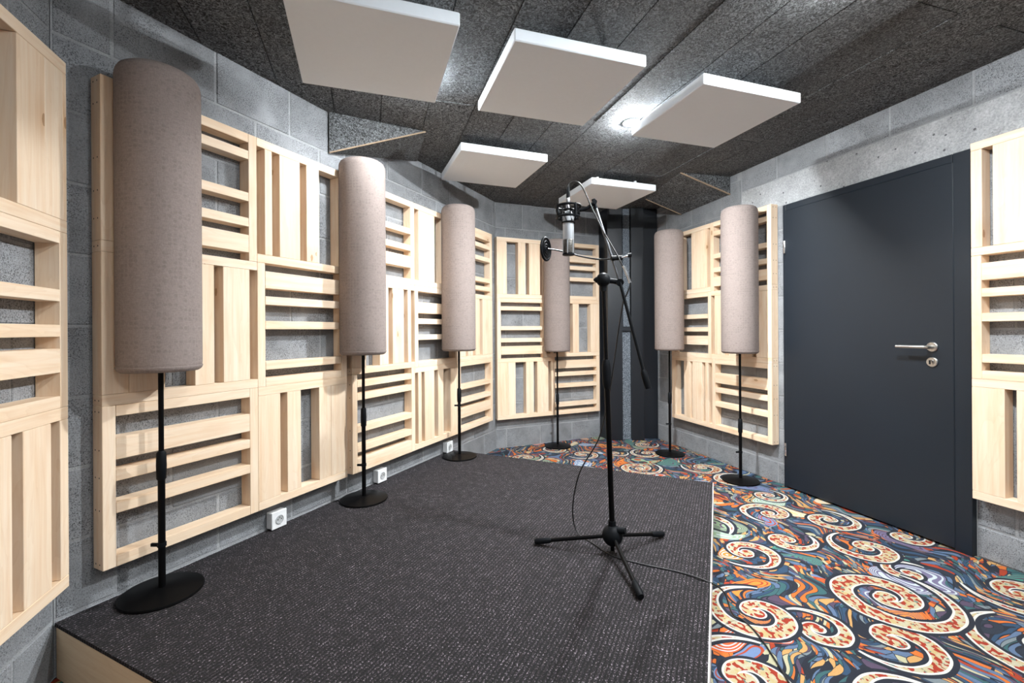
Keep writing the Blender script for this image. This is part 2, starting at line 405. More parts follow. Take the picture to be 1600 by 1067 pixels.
    pile = m.noise(v, 260, 2, 0.7); col = m.mix(0.35, col, m.ramp(pile, [(0.3, (0.6,)*3), (0.7, (1.3,)*3)]), 'MULTIPLY')
    col = m.mix(1.0, col, (0.72, 0.72, 0.72), 'MULTIPLY')
    m.color(col); m.bump(pile, 0.3, 0.003)
    return m.mat
PATTERN = make_patterned()

# ------------------------------------------------------------------ wall frames: local x = into the room, y = along the wall, z = up
def frame(o, y_dir):
    yv = Vector((y_dir[0], y_dir[1], 0)).normalized(); xv = Vector((yv.y, -yv.x, 0)); zv = Vector((0, 0, 1))
    # right-handed: x cross y = z
    if xv.cross(yv).z < 0: xv = -xv
    return Matrix(((xv.x, yv.x, 0, o[0]), (xv.y, yv.y, 0, o[1]), (0, 0, 1, 0), (0, 0, 0, 1)))
A_L = math.radians(25.27)
LU = (math.sin(A_L), math.cos(A_L)); LO = (-1.534, 1.519)
RU = (0.30026, -0.95386); RP = (1.756, 4.124)
BP = (LO[0]+LU[0]*3.222, LO[1]+LU[1]*3.222); BU = (0.91229, 0.40955)
EU = (-0.31730, 0.94832); EO = LO           # y grows towards the corner, so E uses negative y
FL, FR, FB, FE = frame(LO, LU), frame(RP, RU), frame(BP, BU), frame(EO, EU)
# corner of back and right walls
def isect(p, u, q, v):
    d = u[0]*v[1]-u[1]*v[0]; t = ((q[0]-p[0])*v[1]-(q[1]-p[1])*v[0])/d
    return (p[0]+u[0]*t, p[1]+u[1]*t), t
BRC, BLEN = isect(BP, BU, RP, RU)
RS0 = (BRC[0]-RP[0])*RU[0]+(BRC[1]-RP[1])*RU[1]     # s of that corner on the right wall (negative)
RS1 = 5.6; EL = 3.1
R_END = (RP[0]+RU[0]*RS1, RP[1]+RU[1]*RS1); E_END = (EO[0]-EU[0]*EL, EO[1]-EU[1]*EL)
ROOM = [LO, BP, BRC, R_END, E_END]                  # clockwise seen from above
def zc(x, y): return 2.4153+0.01576*x-0.00224*y     # slightly tilted ceiling

def poly_prism(P, z0, z1):
    n = len(P); V = [(p[0], p[1], z0) for p in P]+[(p[0], p[1], z1) for p in P]
    return V, [tuple(range(n)), tuple(range(2*n-1, n-1, -1))]+[(i, (i+1) % n, n+(i+1) % n, n+i) for i in range(n)]
V, F = poly_prism(ROOM, -0.12, 0.0)
tag(obj('floor', mesh_from('floor', V, F, PATTERN)), kind='structure')

# ------------------------------------------------------------------ block walls
BH, BW, J = 0.2465, 0.3755, 0.009
def wall(name, fr, s0, s1, z_first, shift, top=2.62, holes=(), blocks=True, bs0=None, bs1=None, half_from=0):
    def slabs():
        segs = []
        if not holes: segs.append((s0, s1, 0, top))
        else:
            (a, b, h) = holes[0]; segs += [(s0, a, 0, top), (b, s1, 0, top), (a, b, h, top)]
        out = []
        for (a, b, z0, z1) in segs:
            Vv = [(x, y, z) for x in (-0.13, -0.0035) for y in (a, b) for z in (z0, z1)]
            out.append((Vv, [(0, 1, 3, 2), (4, 5, 7, 6), (0, 1, 5, 4), (2, 3, 7, 6), (0, 2, 6, 4), (1, 3, 7, 5)]))
        return merge(out)
    Vv, Ff = slabs(); o = obj(name, mesh_from(name, Vv, Ff, MORTAR)); o.matrix_world = fr; tag(o, kind='structure')
    if not blocks: return o
    a0, a1 = (s0 if bs0 is None else bs0), (s1 if bs1 is None else bs1)
    k = 0; z = z_first-BH
    while z < 2.52:
        zl, zh = max(z, 0.0), z+BH
        off = shift+(BW*0.5 if k % 2 else 0.0)
        y = a0-((a0-off) % BW)
        while y < a1:
            yl, yh = max(y, a0), min(y+BW, a1)
            pieces = [(yl, yh)]
            for hole in holes:
                ha, hb, hz = hole[:3]
                if zl < hz-0.02 and zh > 0:
                    np_ = []
                    for (p, q) in pieces:
                        if p < ha: np_.append((p, min(q, ha)))
                        if q > hb: np_.append((max(p, hb), q))
                        if not (p < ha or q > hb): pass
                    pieces = np_
            for (p, q) in pieces:
                if LINT and name == 'wall_right':
                    la, lb, lz0, lz1 = LINT
                    if q > la+0.03 and p < lb-0.03 and zh > lz0+0.03:
                        # course beside the cast lintel: keep what lies outside it
                        zz = []
                        if p < la-0.05: zz.append((p, la, zl, zh))
                        if zl < lz0-0.03: zz.append((max(p, la), q, zl, lz0))
                        for (pp, qq, za, zb) in zz:
                            if qq-pp > 0.03: box('block', (-0.026, (pp+qq)/2, (za+zb)/2), (0.05, qq-pp-J, zb-za-J), BLOCK, o, 0.003)
                        continue
                if q-p < 0.03 or zh-zl < 0.02: continue
                dx = random.uniform(-0.0012, 0.0012)
                box('block', (-0.026+dx, (p+q)/2, (zl+zh)/2), (0.05, round(q-p, 3)-J, round(zh-zl, 3)-J), BLOCK, o, 0.003)
            y += BW
        z += BH; k += 1
    return o
LINT = (0.42, 2.9, 2.055, 2.27)
DOOR = (0.835, 1.921, 2.05)
wall('wall_left', FL, 0.0, 3.222, 0.19, 0.357-BW)
wall('wall_back', FB, 0.0, BLEN, 0.19, 0.11)
wr = wall('wall_right', FR, RS0, RS1, 0.158, 0.38, holes=(DOOR,), bs1=3.4)
box('lintel', (-0.026, (LINT[0]+LINT[1])/2, (LINT[2]+LINT[3])/2), (0.052, LINT[1]-LINT[0]-0.006, LINT[3]-LINT[2]-0.006), LINTEL, wr, 0.003)
y = 0.372
while y < 2.85:                                       # one tall course between the lintel and the ceiling
    a_, b_ = max(y, LINT[0]), min(y+0.3865, LINT[1])
    box('block', (-0.026, (a_+b_)/2, (LINT[3]+2.52)/2), (0.05, b_-a_-J, 2.52-LINT[3]-J), BLOCK, wr, 0.003); y += 0.3865
wall('wall_side', FE, -EL, 0.0, 0.19, -0.19, bs0=-1.35)
FX = frame(E_END, (R_END[0]-E_END[0], R_END[1]-E_END[1]))
FXL = math.dist(R_END, E_END)
rear = wall('wall_rear', frame(R_END, (E_END[0]-R_END[0], E_END[1]-R_END[1])), 0.0, FXL, 0.19, 0.0, blocks=False)
if (rear.matrix_world.to_3x3() @ Vector((1, 0, 0))).dot(Vector((0, 1, 0))) < 0:
    rear.matrix_world = frame(E_END, (R_END[0]-E_END[0], R_END[1]-E_END[1]))

# ------------------------------------------------------------------ ceiling of wood-wool boards, parallel to the right wall
def clip(poly, a, b):
    out = []
    for i in range(len(poly)):
        p, q = poly[i], poly[(i+1) % len(poly)]
        dp = (b[0]-a[0])*(p[1]-a[1])-(b[1]-a[1])*(p[0]-a[0]); dq = (b[0]-a[0])*(q[1]-a[1])-(b[1]-a[1])*(q[0]-a[0])
        if dp <= 0: out.append(p)
        if (dp < 0 < dq) or (dq < 0 < dp):
            t = dp/(dp-dq); out.append((p[0]+(q[0]-p[0])*t, p[1]+(q[1]-p[1])*t))
    return out
VX = []
V, F = poly_prism(ROOM, 0, 1); n = len(ROOM)
V = [(x, y, zc(x, y)+(0.006 if i < n else 0.10)) for i, (x, y, z) in enumerate(V)]
ceil = tag(obj('ceiling', mesh_from('ceiling', V, F, CEIL)), kind='structure')
RV = (RU[1], -RU[0])                                 # into the room from the right wall
if RV[0] > 0: RV = (-RV[0], -RV[1])
CW, CLN = 0.250, 2.0
for i in range(0, 22):
    y0, y1 = i*CW-0.16, (i+1)*CW-0.16
    for j in range(-2, 5):
        s0 = RS0+j*CLN-(0.75 if i % 2 else 0.0); s1 = s0+CLN
        g = 0.0026
        P = [(RP[0]+RU[0]*s+RV[0]*t, RP[1]+RU[1]*s+RV[1]*t) for (s, t) in ((s0+g, y0+g), (s1-g, y0+g), (s1-g, y1-g), (s0+g, y1-g))]
        for k in range(n): P = clip(P, ROOM[k], ROOM[(k+1) % n])
        if len(P) < 3: continue
        ar = abs(sum(P[k][0]*P[(k+1) % len(P)][1]-P[(k+1) % len(P)][0]*P[k][1] for k in range(len(P))))/2
        if ar < 0.01: continue
        dz = random.uniform(-0.0015, 0.0015)
        V, F = poly_prism(P, 0, 1); m_ = len(P)
        V = [(x, y, zc(x, y)+dz+(0.0 if q < m_ else 0.0055)) for q, (x, y, z) in enumerate(V)]
        obj('ceiling_board', mesh_from('ceiling_board', V, F, CEIL), ceil)

def wall_pt(fr, s, z, d=0.0): return tuple(fr @ Vector((d, s, z)))
def plate(name, quad_low, top_z, mats, parent=None):
    """closed wedge: lower polygon given, upper one lies on the ceiling"""
    n_ = len(quad_low); V = [tuple(p) for p in quad_low]+[(p[0], p[1], zc(p[0], p[1])+0.004) for p in quad_low]
    F = [tuple(range(n_)), tuple(range(2*n_-1, n_-1, -1))]+[(i, (i+1) % n_, n_+(i+1) % n_, n_+i) for i in range(n_)]
    return tag(obj(name, mesh_from(name, V, F, mats)), kind='structure')
# wedge at the left wall
pa = wall_pt(FL, 1.168, 2.162, 0.01); pb = wall_pt(FL, 1.984, 2.385, 0.004); pc = (-0.533, 2.849, zc(-0.533, 2.849)-0.002)
w1 = plate('trim_1', [pa, pb, pc], None, CEIL)
def strip(name, a, b, h, t, parent):
    a, b = Vector(a), Vector(b); d = (b-a); L = d.length; xx = d.normalized(); yy = Vector((0, 0, 1)).cross(xx).normalized(); zz = xx.cross(yy)
    mw = Matrix((( xx.x, yy.x, zz.x, (a.x+b.x)/2), (xx.y, yy.y, zz.y, (a.y+b.y)/2), (xx.z, yy.z, zz.z, (a.z+b.z)/2), (0, 0, 0, 1)))
    o = obj(name, box_mesh(L, t, h, 0.001, CEIL_CUT), parent); o.matrix_world = mw; return o
strip('cut_edge', pa, pc, 0.008, 0.006, w1)
# dropped plate at the right wall
qa = wall_pt(FR, 0.305, 2.286, 0.004); qb = wall_pt(FR, -0.323, 2.272, 0.004); qc = (1.308, 4.424, zc(1.308, 4.424)-0.004); qd = (1.376, 3.698, zc(1.376, 3.698)-0.004)
w2 = plate('trim_2', [qa, qb, qc, qd], None, CEIL)
strip('cut_edge', qa, qd, 0.012, 0.008, w2); strip('cut_edge', qb, qc, 0.012, 0.008, w2)

# ------------------------------------------------------------------ stage platform
PH = 0.185; PLN = 2.412
st = empty('stage_platform', FL @ Matrix.Translation((0.004, 0.0, 0.0)))
tag(st, 'low wooden stage platform with a dark ribbed carpet on top', 'platform')
PW0, PW1 = 1.990, 1.946                                # the free edge is not quite parallel to the wall
V, F = poly_prism([(0, 0), (PW0, 0), (PW1, PLN), (0, PLN)], PH-0.012, PH)
ct = tag(obj('carpet_top', mesh_from('carpet_top', V, F, STAGE_CARPET), st), 'dark speckled ribbed carpet')
box('side_board', (PW0/2, 0.013, (PH-0.012)/2), (PW0-0.008, 0.022, PH-0.012), WOOD_STAGE, st)
box('side_board', (PW1/2, PLN-0.013, (PH-0.012)/2), (PW1-0.012, 0.022, PH-0.012), WOOD_STAGE, st)
ea = math.atan2(PLN, PW1-PW0); re_ = Matrix.Rotation(ea, 4, 'Z'); PM = (PW0+PW1)/2
box('side_board', (PM-0.016, PLN/2, (PH-0.012)/2), (PLN-0.06, 0.022, PH-0.012), WOOD_STAGE, st, 0.002, re_)
box('edge_trim', (PM+0.0025, PLN/2, PH/2), (PLN, 0.004, PH-0.001), WHITE_TRIM, st, 0.001, re_)

# ------------------------------------------------------------------ slatted wood panels
DP = 0.064
ROTV = Matrix.Rotation(math.radians(-90), 4, 'Y')     # local X -> +z
ROTH = Matrix(((0, 0, 1, 0), (1, 0, 0, 0), (0, 1, 0, 0), (0, 0, 0, 1)))      # local X -> +y, Y -> +z, Z -> +x
nB, mB, gS, gM, gL = 0.040, 0.080, 0.037, 0.075, 0.150
PATS = {'P': [nB, -gS, nB, -gL, nB, -gM, nB, -gS, mB, -gS], 'Q': [nB, -gM, mB, -gS, nB, -gM, nB, -gL, nB], 'R': [-gS, nB, -gS, nB, -gL, nB, -gM, nB, -gS, mB]}
for k in 'PQR': PATS[k.lower()] = PATS[k][::-1]       # small letter: upside down
def hlist(pat, z1, z0):
    L = PATS[pat]; tot = sum(abs(x) for x in L); sc_ = (z1-z0)/tot; z = z1; out = []
    for x in L:
        h = abs(x)*sc_
        if x > 0: out.append((z-h, z))
        z -= h
    return out
def board_v(par, y0, y1, z0, z1, sg, name='slat'):
    y0, y1 = sorted((sg*y0, sg*y1)); g = 0.0008
    box(name, (DP/2+0.002+random.uniform(-0.0003, 0.0003), (y0+y1)/2, (z0+z1)/2), (round(z1-z0-g, 4), round(y1-y0-g, 4), DP), WOOD, par, 0.0013, ROTV)
def board_h(par, y0, y1, z0, z1, sg, name='slat'):
    y0, y1 = sorted((sg*y0, sg*y1)); g = 0.0008
    box(name, (DP/2+0.002+random.uniform(-0.0003, 0.0003), (y0+y1)/2, (z0+z1)/2), (round(y1-y0-g, 4), round(z1-z0-g, 4), DP), WOOD, par, 0.0013, ROTH)
def panel(fr, s_base, rows, mods, label, sg=1, nails=None):
    """rows: z of the row boundaries from the top; mods: (row, s0, s1, 'H'+pattern or [slat ranges])"""
    o = empty('slatted_wood_panel', fr @ Matrix.Translation((0, sg*s_base, 0)))
    tag(o, label, 'wall panel', 'slatted wood acoustic panels')
    for (r, a, b, what) in mods:
        z1, z0 = rows[r], rows[r+1]; a0, b0 = a-s_base, b-s_base
        if isinstance(what, str):
            board_v(o, a0, a0+nB, z0, z1, sg, 'stile'); board_v(o, b0-nB, b0, z0, z1, sg, 'stile')
            for (p, q) in hlist(what, z1, z0): board_h(o, a0+nB, b0-nB, p, q, sg)
        else:
            board_h(o, a0, b0, z1-nB, z1, sg, 'rail'); board_h(o, a0, b0, z0, z0+nB, sg, 'rail')
            for (p, q) in what: board_v(o, a0+p, min(a0+q, b0), z0+nB, z1-nB, sg)
    if nails:                                        # screw heads on the outer edge facing the room
        s_, side = nails; parts = []
        for r, pat in enumerate(nails_rows(mods, rows, s_)):
            for zz in pat:
                for dx in (0.018, 0.044):
                    n_ = 8; cx, cz = dx+0.002, zz; yy = sg*(s_-s_base)+side*0.0004
                    Vv = [(cx+0.003*math.cos(2*math.pi*k/n_), yy, cz+0.003*math.sin(2*math.pi*k/n_)) for k in range(n_)]
                    parts.append((Vv, [tuple(range(n_))]))
        if parts:
            Vv, Ff = merge(parts); s2 = obj('screw_heads', mesh_from('screw_heads', Vv, Ff, DARK), o); tag(s2, kind='stuff')
    return o
def nails_rows(mods, rows, s_):
    out = []
    for (r, a, b, what) in mods:
        if isinstance(what, str) and (abs(a-s_) < 0.01 or abs(b-s_) < 0.01): out.append([(p+q)/2 for (p, q) in hlist(what, rows[r], rows[r+1])])
        elif not isinstance(what, str) and (abs(a-s_) < 0.01 or abs(b-s_) < 0.01): out.append([rows[r]-0.02, rows[r+1]+0.02])
    return out
# left wall, near panel
panel(FL, 0.104, [2.056, 1.476, 0.893, 0.318], [
 (0, 0.104, 0.688, 'P'), (0, 0.688, 1.236, [(0.04, 0.079), (0.119, 0.237), (0.276, 0.357), (0.49, 0.548)]),
 (1, 0.104, 0.688, [(0.0, 0.08), (0.08, 0.198), (0.308, 0.387), (0.425, 0.546)]), (1, 0.688, 1.236, 'p'),
 (2, 0.104, 0.688, 'Q'), (2, 0.688, 1.236, [(0.0, 0.117), (0.155, 0.235), (0.35, 0.43), (0.43, 0.548)])],
 'two-column panel of pale wood slats behind the nearest taupe tube, beside the stage corner', nails=(0.104, -1))
# left wall, far panel
panel(FL, 1.276, [2.047, 1.472, 0.898, 0.318], [
 (0, 1.276, 1.865, 'q'), (0, 1.865, 2.43, [(0.05, 0.165), (0.165, 0.245), (0.345, 0.425), (0.465, 0.565)]), (0, 2.43, 3.03, 'r'),
 (1, 1.276, 1.865, [(0.0, 0.115), (0.235, 0.317), (0.357, 0.471), (0.513, 0.549)]), (1, 1.865, 2.43, 'Q'), (1, 2.43, 3.03, [(0.0, 0.12), (0.16, 0.24), (0.28, 0.36), (0.41, 0.60)]),
 (2, 1.276, 1.865, 'R'), (2, 1.865, 2.43, [(0.035, 0.075), (0.111, 0.231), (0.28, 0.353), (0.448, 0.565)]), (2, 2.43, 3.03, 'q')],
 'three-column panel of pale wood slats behind the second and third taupe tubes', nails=(1.276, -1))
# back wall
panel(FB, -0.012, [2.055, 1.466, 0.880, 0.290], [
 (0, -0.012, 0.57, [(0.0, 0.106), (0.226, 0.308), (0.346, 0.468), (0.495, 0.582)]), (0, 0.57, 1.166, 'Q'),
 (1, -0.012, 0.526, 'P'), (1, 0.526, 1.166, [(0.04, 0.08), (0.12, 0.26), (0.309, 0.384), (0.527, 0.64)]),
 (2, -0.012, 0.58, [(0.0, 0.112), (0.112, 0.192), (0.306, 0.391), (0.43, 0.557)]), (2, 0.58, 1.166, 'p')],
 'two-column panel of pale wood slats on the far wall beside the black corner column')
# right wall beside the door
panel(FR, -0.40, [2.078, 1.482, 0.895, 0.289], [
 (0, -0.40, 0.138, [(0.0, 0.155), (0.294, 0.42), (0.42, 0.50)]), (0, 0.138, 0.768, 'P'),
 (1, -0.40, 0.144, 'q'), (1, 0.144, 0.768, [(0.041, 0.161), (0.2, 0.28), (0.32, 0.44), (0.478, 0.59), (0.59, 0.624)]),
 (2, -0.40, 0.148, [(0.0, 0.06), (0.18, 0.265), (0.30, 0.424), (0.466, 0.508)]), (2, 0.148, 0.768, 'Q')],
 'two-column panel of pale wood slats on the right wall between black column and door', nails=(0.768, 1))
# right wall, cut by the edge of the picture
panel(FR, 1.939, [2.062, 1.504, 0.900, 0.307], [
 (0, 1.939, 2.535, [(0.0, 0.044), (0.084, 0.204), (0.204, 0.29), (0.39, 0.47), (0.51, 0.596)]), (0, 2.535, 3.10, 'Q'),
 (1, 1.939, 2.535, 'p'), (1, 2.535, 3.10, [(0.0, 0.12), (0.16, 0.24), (0.35, 0.47), (0.52, 0.565)]),
 (2, 1.939, 2.535, [(0.0, 0.123), (0.163, 0.243), (0.36, 0.48), (0.52, 0.596)]), (2, 2.535, 3.10, 'P')],
 'pale wood slat panel to the right of the dark door at the picture edge')
# side wall at the left edge of the picture
panel(FE, 0.052, [2.035, 1.476, 0.912, 0.323], [
 (0, 0.052, 0.64, [(0.019, 0.108), (0.0, 0.019), (0.108, 0.228), (0.33, 0.41), (0.45, 0.57)]), (0, 0.64, 1.22, 'P'),
 (1, 0.052, 0.64, 'q'), (1, 0.64, 1.22, [(0.0, 0.12), (0.16, 0.24), (0.35, 0.47), (0.52, 0.58)]),
 (2, 0.052, 0.64, [(0.0, 0.043), (0.087, 0.211), (0.255, 0.335), (0.45, 0.588)]), (2, 0.64, 1.22, 'Q')],
 'pale wood slat panel at the left picture edge on the angled side wall', sg=-1)

# ------------------------------------------------------------------ door
do = empty('door_1', FR); tag(do, kind='structure')
dA, dB, dH = DOOR
box('door_frame', (-0.02, dA+0.014, dH/2), (0.10, 0.027, dH-0.002), NAVY, do)
box('door_frame', (-0.02, dB-0.037, dH/2), (0.10, 0.073, dH-0.002), NAVY, do)
box('door_frame', (-0.02, (dA+dB)/2-0.023, dH-0.022), (0.10, dB-dA-0.106, 0.043), NAVY, do)
leaf = box('door_leaf', (0.012, (dA+0.024+dB-0.07)/2, (0.012+dH-0.043)/2), (0.045, dB-dA-0.094, dH-0.055), NAVY, do, 0.003)
LC = Vector((0.012, (dA+0.024+dB-0.07)/2, (0.012+dH-0.043)/2))
ry = Matrix.Rotation(math.radians(90), 4, 'Y')
def on_leaf(x, s, z): return Matrix.Translation(Vector((x, s, z))-LC)
hs, hz_ = 1.758, 1.049
lathe('handle_rosette', [(0.026, 0), (0.026, 0.006), (0.023, 0.009), (0.0005, 0.009)], STEEL, leaf, on_leaf(0.0345, hs, hz_) @ ry)
P = [Vector((0.04, hs, hz_)), Vector((0.075, hs, hz_)), Vector((0.088, hs-0.008, hz_)), Vector((0.092, hs-0.025, hz_)), Vector((0.092, hs-0.14, hz_))]
Vv, Ff = tube_data([p-LC for p in catmull(P, 5)], 0.0095, 14); me = mesh_from('handle', Vv, Ff, STEEL); set_smooth(me, 50); obj('handle', me, leaf)
kr = lathe('key_rosette', [(0.026, 0), (0.026, 0.006), (0.023, 0.009), (0.0005, 0.009)], STEEL, leaf, on_leaf(0.0345, hs, 0.968) @ ry)
box('keyhole', (0.0450, hs-LC.y, 0.968-LC.z), (0.004, 0.008, 0.022), DARK, leaf, 0.0005); bpy.data.objects[-1] if False else None
lathe('lock_cylinder', [(0.0085, 0), (0.0085, 0.004), (0.0005, 0.004)], STEEL, leaf, on_leaf(0.0435, hs, 0.974) @ ry, 20)
for z in (1.742, 0.28):
    hg = lathe('hinge', [(0.0075, -0.046), (0.0082, -0.044), (0.0082, -0.001), (0.0072, 0.0), (0.0082, 0.001), (0.0082, 0.044), (0.0075, 0.046)], CHROME, do, Matrix.Translation((0.040, dA+0.024, z)), 16)

# ------------------------------------------------------------------ black corner column
colm = empty('corner_column', Matrix.Translation((1.25, 4.74, 0)))
tag(colm, 'tall black corner bass trap with a grey fleck foam strip', 'bass trap')
c0 = Vector((1.25, 4.74, 0))
def prism_part(name, P, z0, z1, mat):
    Vv, Ff = poly_prism([(p[0]-c0.x, p[1]-c0.y) for p in P], z0, z1); return obj(name, mesh_from(name, Vv, Ff, mat), colm)
ztop = 2.419
prism_part('side_panel', [(0.945, 4.935), (1.000, 4.745), (1.030, 4.755), (0.975, 4.945)], 0.002, ztop, TRAP)
prism_part('front_board', [(1.000, 4.744), (1.150, 4.741), (1.150, 4.765), (1.025, 4.765)], 0.002, ztop, TRAP)
prism_part('front_board', [(1.243, 4.739), (1.372, 4.735), (1.372, 4.765), (1.243, 4.765)], 0.002, ztop, TRAP)
prism_part('return_board', [(1.352, 4.766), (1.372, 4.766), (1.372, 4.86), (1.352, 4.86)], 0.002, ztop, TRAP)
prism_part('recessed_board', [(1.373, 4.80), (1.535, 4.80), (1.522, 4.85), (1.373, 4.85)], 0.002, ztop, TRAP)
prism_part('foam_strip', [(1.152, 4.772), (1.241, 4.772), (1.241, 4.81), (1.152, 4.81)], 0.004, 1.135, FOAM)
prism_part('foam_strip', [(1.162, 4.757), (1.232, 4.757), (1.232, 4.80), (1.162, 4.80)], 1.185, ztop-0.002, FOAM)
prism_part('cross_rail', [(1.151, 4.745), (1.242, 4.745), (1.242, 4.765), (1.151, 4.765)], 1.14, 1.18, TRAP)
prism_part('back_board', [(1.00, 4.811), (1.351, 4.811), (1.351, 4.825), (1.00, 4.825)], 0.004, ztop-0.004, DARK)

# ------------------------------------------------------------------ taupe tube absorbers on stands
def flat(o, back):
    if not back: return o
    n_ = Vector((back[0][0], back[0][1], 0)).normalized()
    for v in o.data.vertices:
        a = v.co.dot(n_)
        if a > back[1]: v.co -= n_*(a-back[1])
    o.data.update(); set_smooth(o.data); return o
TOL = (-LU[1], LU[0]); TOB = (-BU[1], BU[0])
def make_tube_stand(x, y, zf, zb, collar, clip_z, label, back=None, length=1.10, r=0.129):
    """back: (direction to the wall, distance of the flattened back that rests against the slats)"""
    o = empty('tube_absorber', Matrix.Translation((x, y, zf))); tag(o, label, 'sound absorber', 'taupe tube absorbers on black stands')
    b = zb-zf; t = b+length
    prof = [(0.0005, b)]+[(r-0.022, b), (r-0.006, b+0.005), (r-0.0015, b+0.014), (r, b+0.03)]
    prof += [(r, b+0.03+(t-b-0.075)*k/8) for k in range(1, 9)]+[(r-0.003, t-0.028), (r-0.010, t-0.014), (r-0.022, t-0.005), (r-0.040, t), (0.0005, t+0.001)]
    flat(lathe('fabric_tube', prof, FABRIC, o, None, 64), back)
    flat(lathe('end_hem', [(r-0.012, b-0.003), (r-0.003, b+0.004), (r+0.0012, b+0.013), (r+0.0012, b+0.017), (r-0.004, b+0.019)], FABRIC, o, None, 64), back)
    lathe('base', [(0.0005, 0.0), (0.130, 0.0), (0.132, 0.004), (0.130, 0.010), (0.05, 0.020), (0.018, 0.024), (0.0005, 0.025)], BLACK, o, None, 48)
    c = collar-zf
    lathe('lower_pole', [(0.0115, 0.02), (0.0115, c-0.045)], BLACK, o, None, 20)
    lathe('height_collar', [(0.0125, c-0.055), (0.0155, c-0.05), (0.0165, c), (0.015, c+0.045), (0.0105, c+0.052)], BLACK_RUB, o, None, 20)
    lathe('upper_pole', [(0.0085, c), (0.0085, b+0.01)], BLACK, o, None, 20)
    q = clip_z-zf
    cl = lathe('cable_clip', [(0.0115, q-0.008), (0.0145, q-0.007), (0.0145, q+0.007), (0.0115, q+0.008)], BLACK_RUB, o, None, 18)
    box('clip_tongue', (-0.022, -0.004, q), (0.03, 0.008, 0.012), BLACK_RUB, cl, 0.001)
    return o
make_tube_stand(-1.305, 1.690, PH, 1.012, 0.66, 0.365, 'largest nearest taupe fabric tube on a black stand, front left of the stage', (TOL, 0.064))
make_tube_stand(-0.856, 2.615, PH, 1.022, 0.66, 0.385, 'second taupe fabric tube along the left wall, between the two slat panels', (TOL, 0.075))
make_tube_stand(-0.408, 3.490, PH, 1.002, 0.66, 0.58, 'third taupe fabric tube along the left wall, at the far edge of the stage', (TOL, 0.107))
make_tube_stand(0.447, 4.515, 0.0, 0.944, 0.47, 0.30, 'taupe fabric tube directly behind the microphone, against the far wall', (TOB, 0.103))
make_tube_stand(1.455, 4.210, 0.0, 0.964, 0.52, 0.28, 'taupe fabric tube beside the black corner column on the patterned carpet')
make_tube_stand(1.727, 3.452, 0.0, 0.972, 0.42, 0.22, 'taupe fabric tube nearest the dark door on the right wall')

# ------------------------------------------------------------------ white ceiling panels
def ceiling_panel(x, y, ang, zb, label, size=0.612, th=0.052):
    o = empty('ceiling_panel', Matrix.Translation((x, y, zb)) @ Matrix.Rotation(math.radians(ang), 4, 'Z')); tag(o, label, 'ceiling panel', 'white square ceiling panels')
    box('foam_slab', (0, 0, th/2), (size, size, th), WHITE_FOAM, o, 0.004)
    for sx in (-1, 1):
        for sy in (-1, 1):
            lx, ly = sx*size*0.3, sy*size*0.3; a = math.radians(ang)
            wx, wy = x+lx*math.cos(a)-ly*math.sin(a), y+lx*math.sin(a)+ly*math.cos(a); hgt = zc(wx, wy)-zb-th
            lathe('spacer', [(0.012, 0), (0.012, hgt-0.001)], WHITE_PL, o, Matrix.Translation((lx, ly, th)), 12)
ceiling_panel(-0.575, 1.910, 18.3, 2.300, 'white square ceiling panel cut by the top edge of the picture, above the left stage')
ceiling_panel(0.214, 2.199, 18.0, 2.308, 'large white square ceiling panel in the middle of the ceiling, left of the lamp')
ceiling_panel(1.111, 2.540, 18.2, 2.315, 'white square ceiling panel right of the bright lamp, nearest the door')
ceiling_panel(-0.141, 3.310, 20.5, 2.310, 'smaller looking white ceiling panel toward the far left corner')
ceiling_panel(0.827, 4.006, 19.6, 2.315, 'farthest white ceiling panel, above the microphone in front of the black column')

# ------------------------------------------------------------------ ceiling lamps
LAMP_LABELS = ['lit round ceiling lamp glowing beside a white ceiling panel', 'ceiling lamp above the white panel over the left stage', 'ceiling lamp above the door side of the room', 'ceiling lamp over the open end of the stage', 'added unseen fill lamp behind the viewer near the right wall', 'rearmost added fill lamp, unseen, above and behind the viewer']
for (x, y, s), lb in zip(LAMPS, LAMP_LABELS):
    z = zc(x, y); o = empty('ceiling_lamp', Matrix.Translation((x, y, z))); tag(o, lb, 'lamp', 'round ceiling lamps')
    lathe('rim', [(0.041, 0.004), (0.052, 0.004), (0.053, -0.003), (0.050, -0.006), (0.041, -0.006)], WHITE_PL, o, None, 32)
    lathe('diffuser', [(0.0005, -0.0150), (0.016, -0.0142), (0.029, -0.0120), (0.037, -0.0085), (0.0405, -0.004), (0.0405, 0.001), (0.0005, 0.001)], make_bulb(s), o, None, 32)

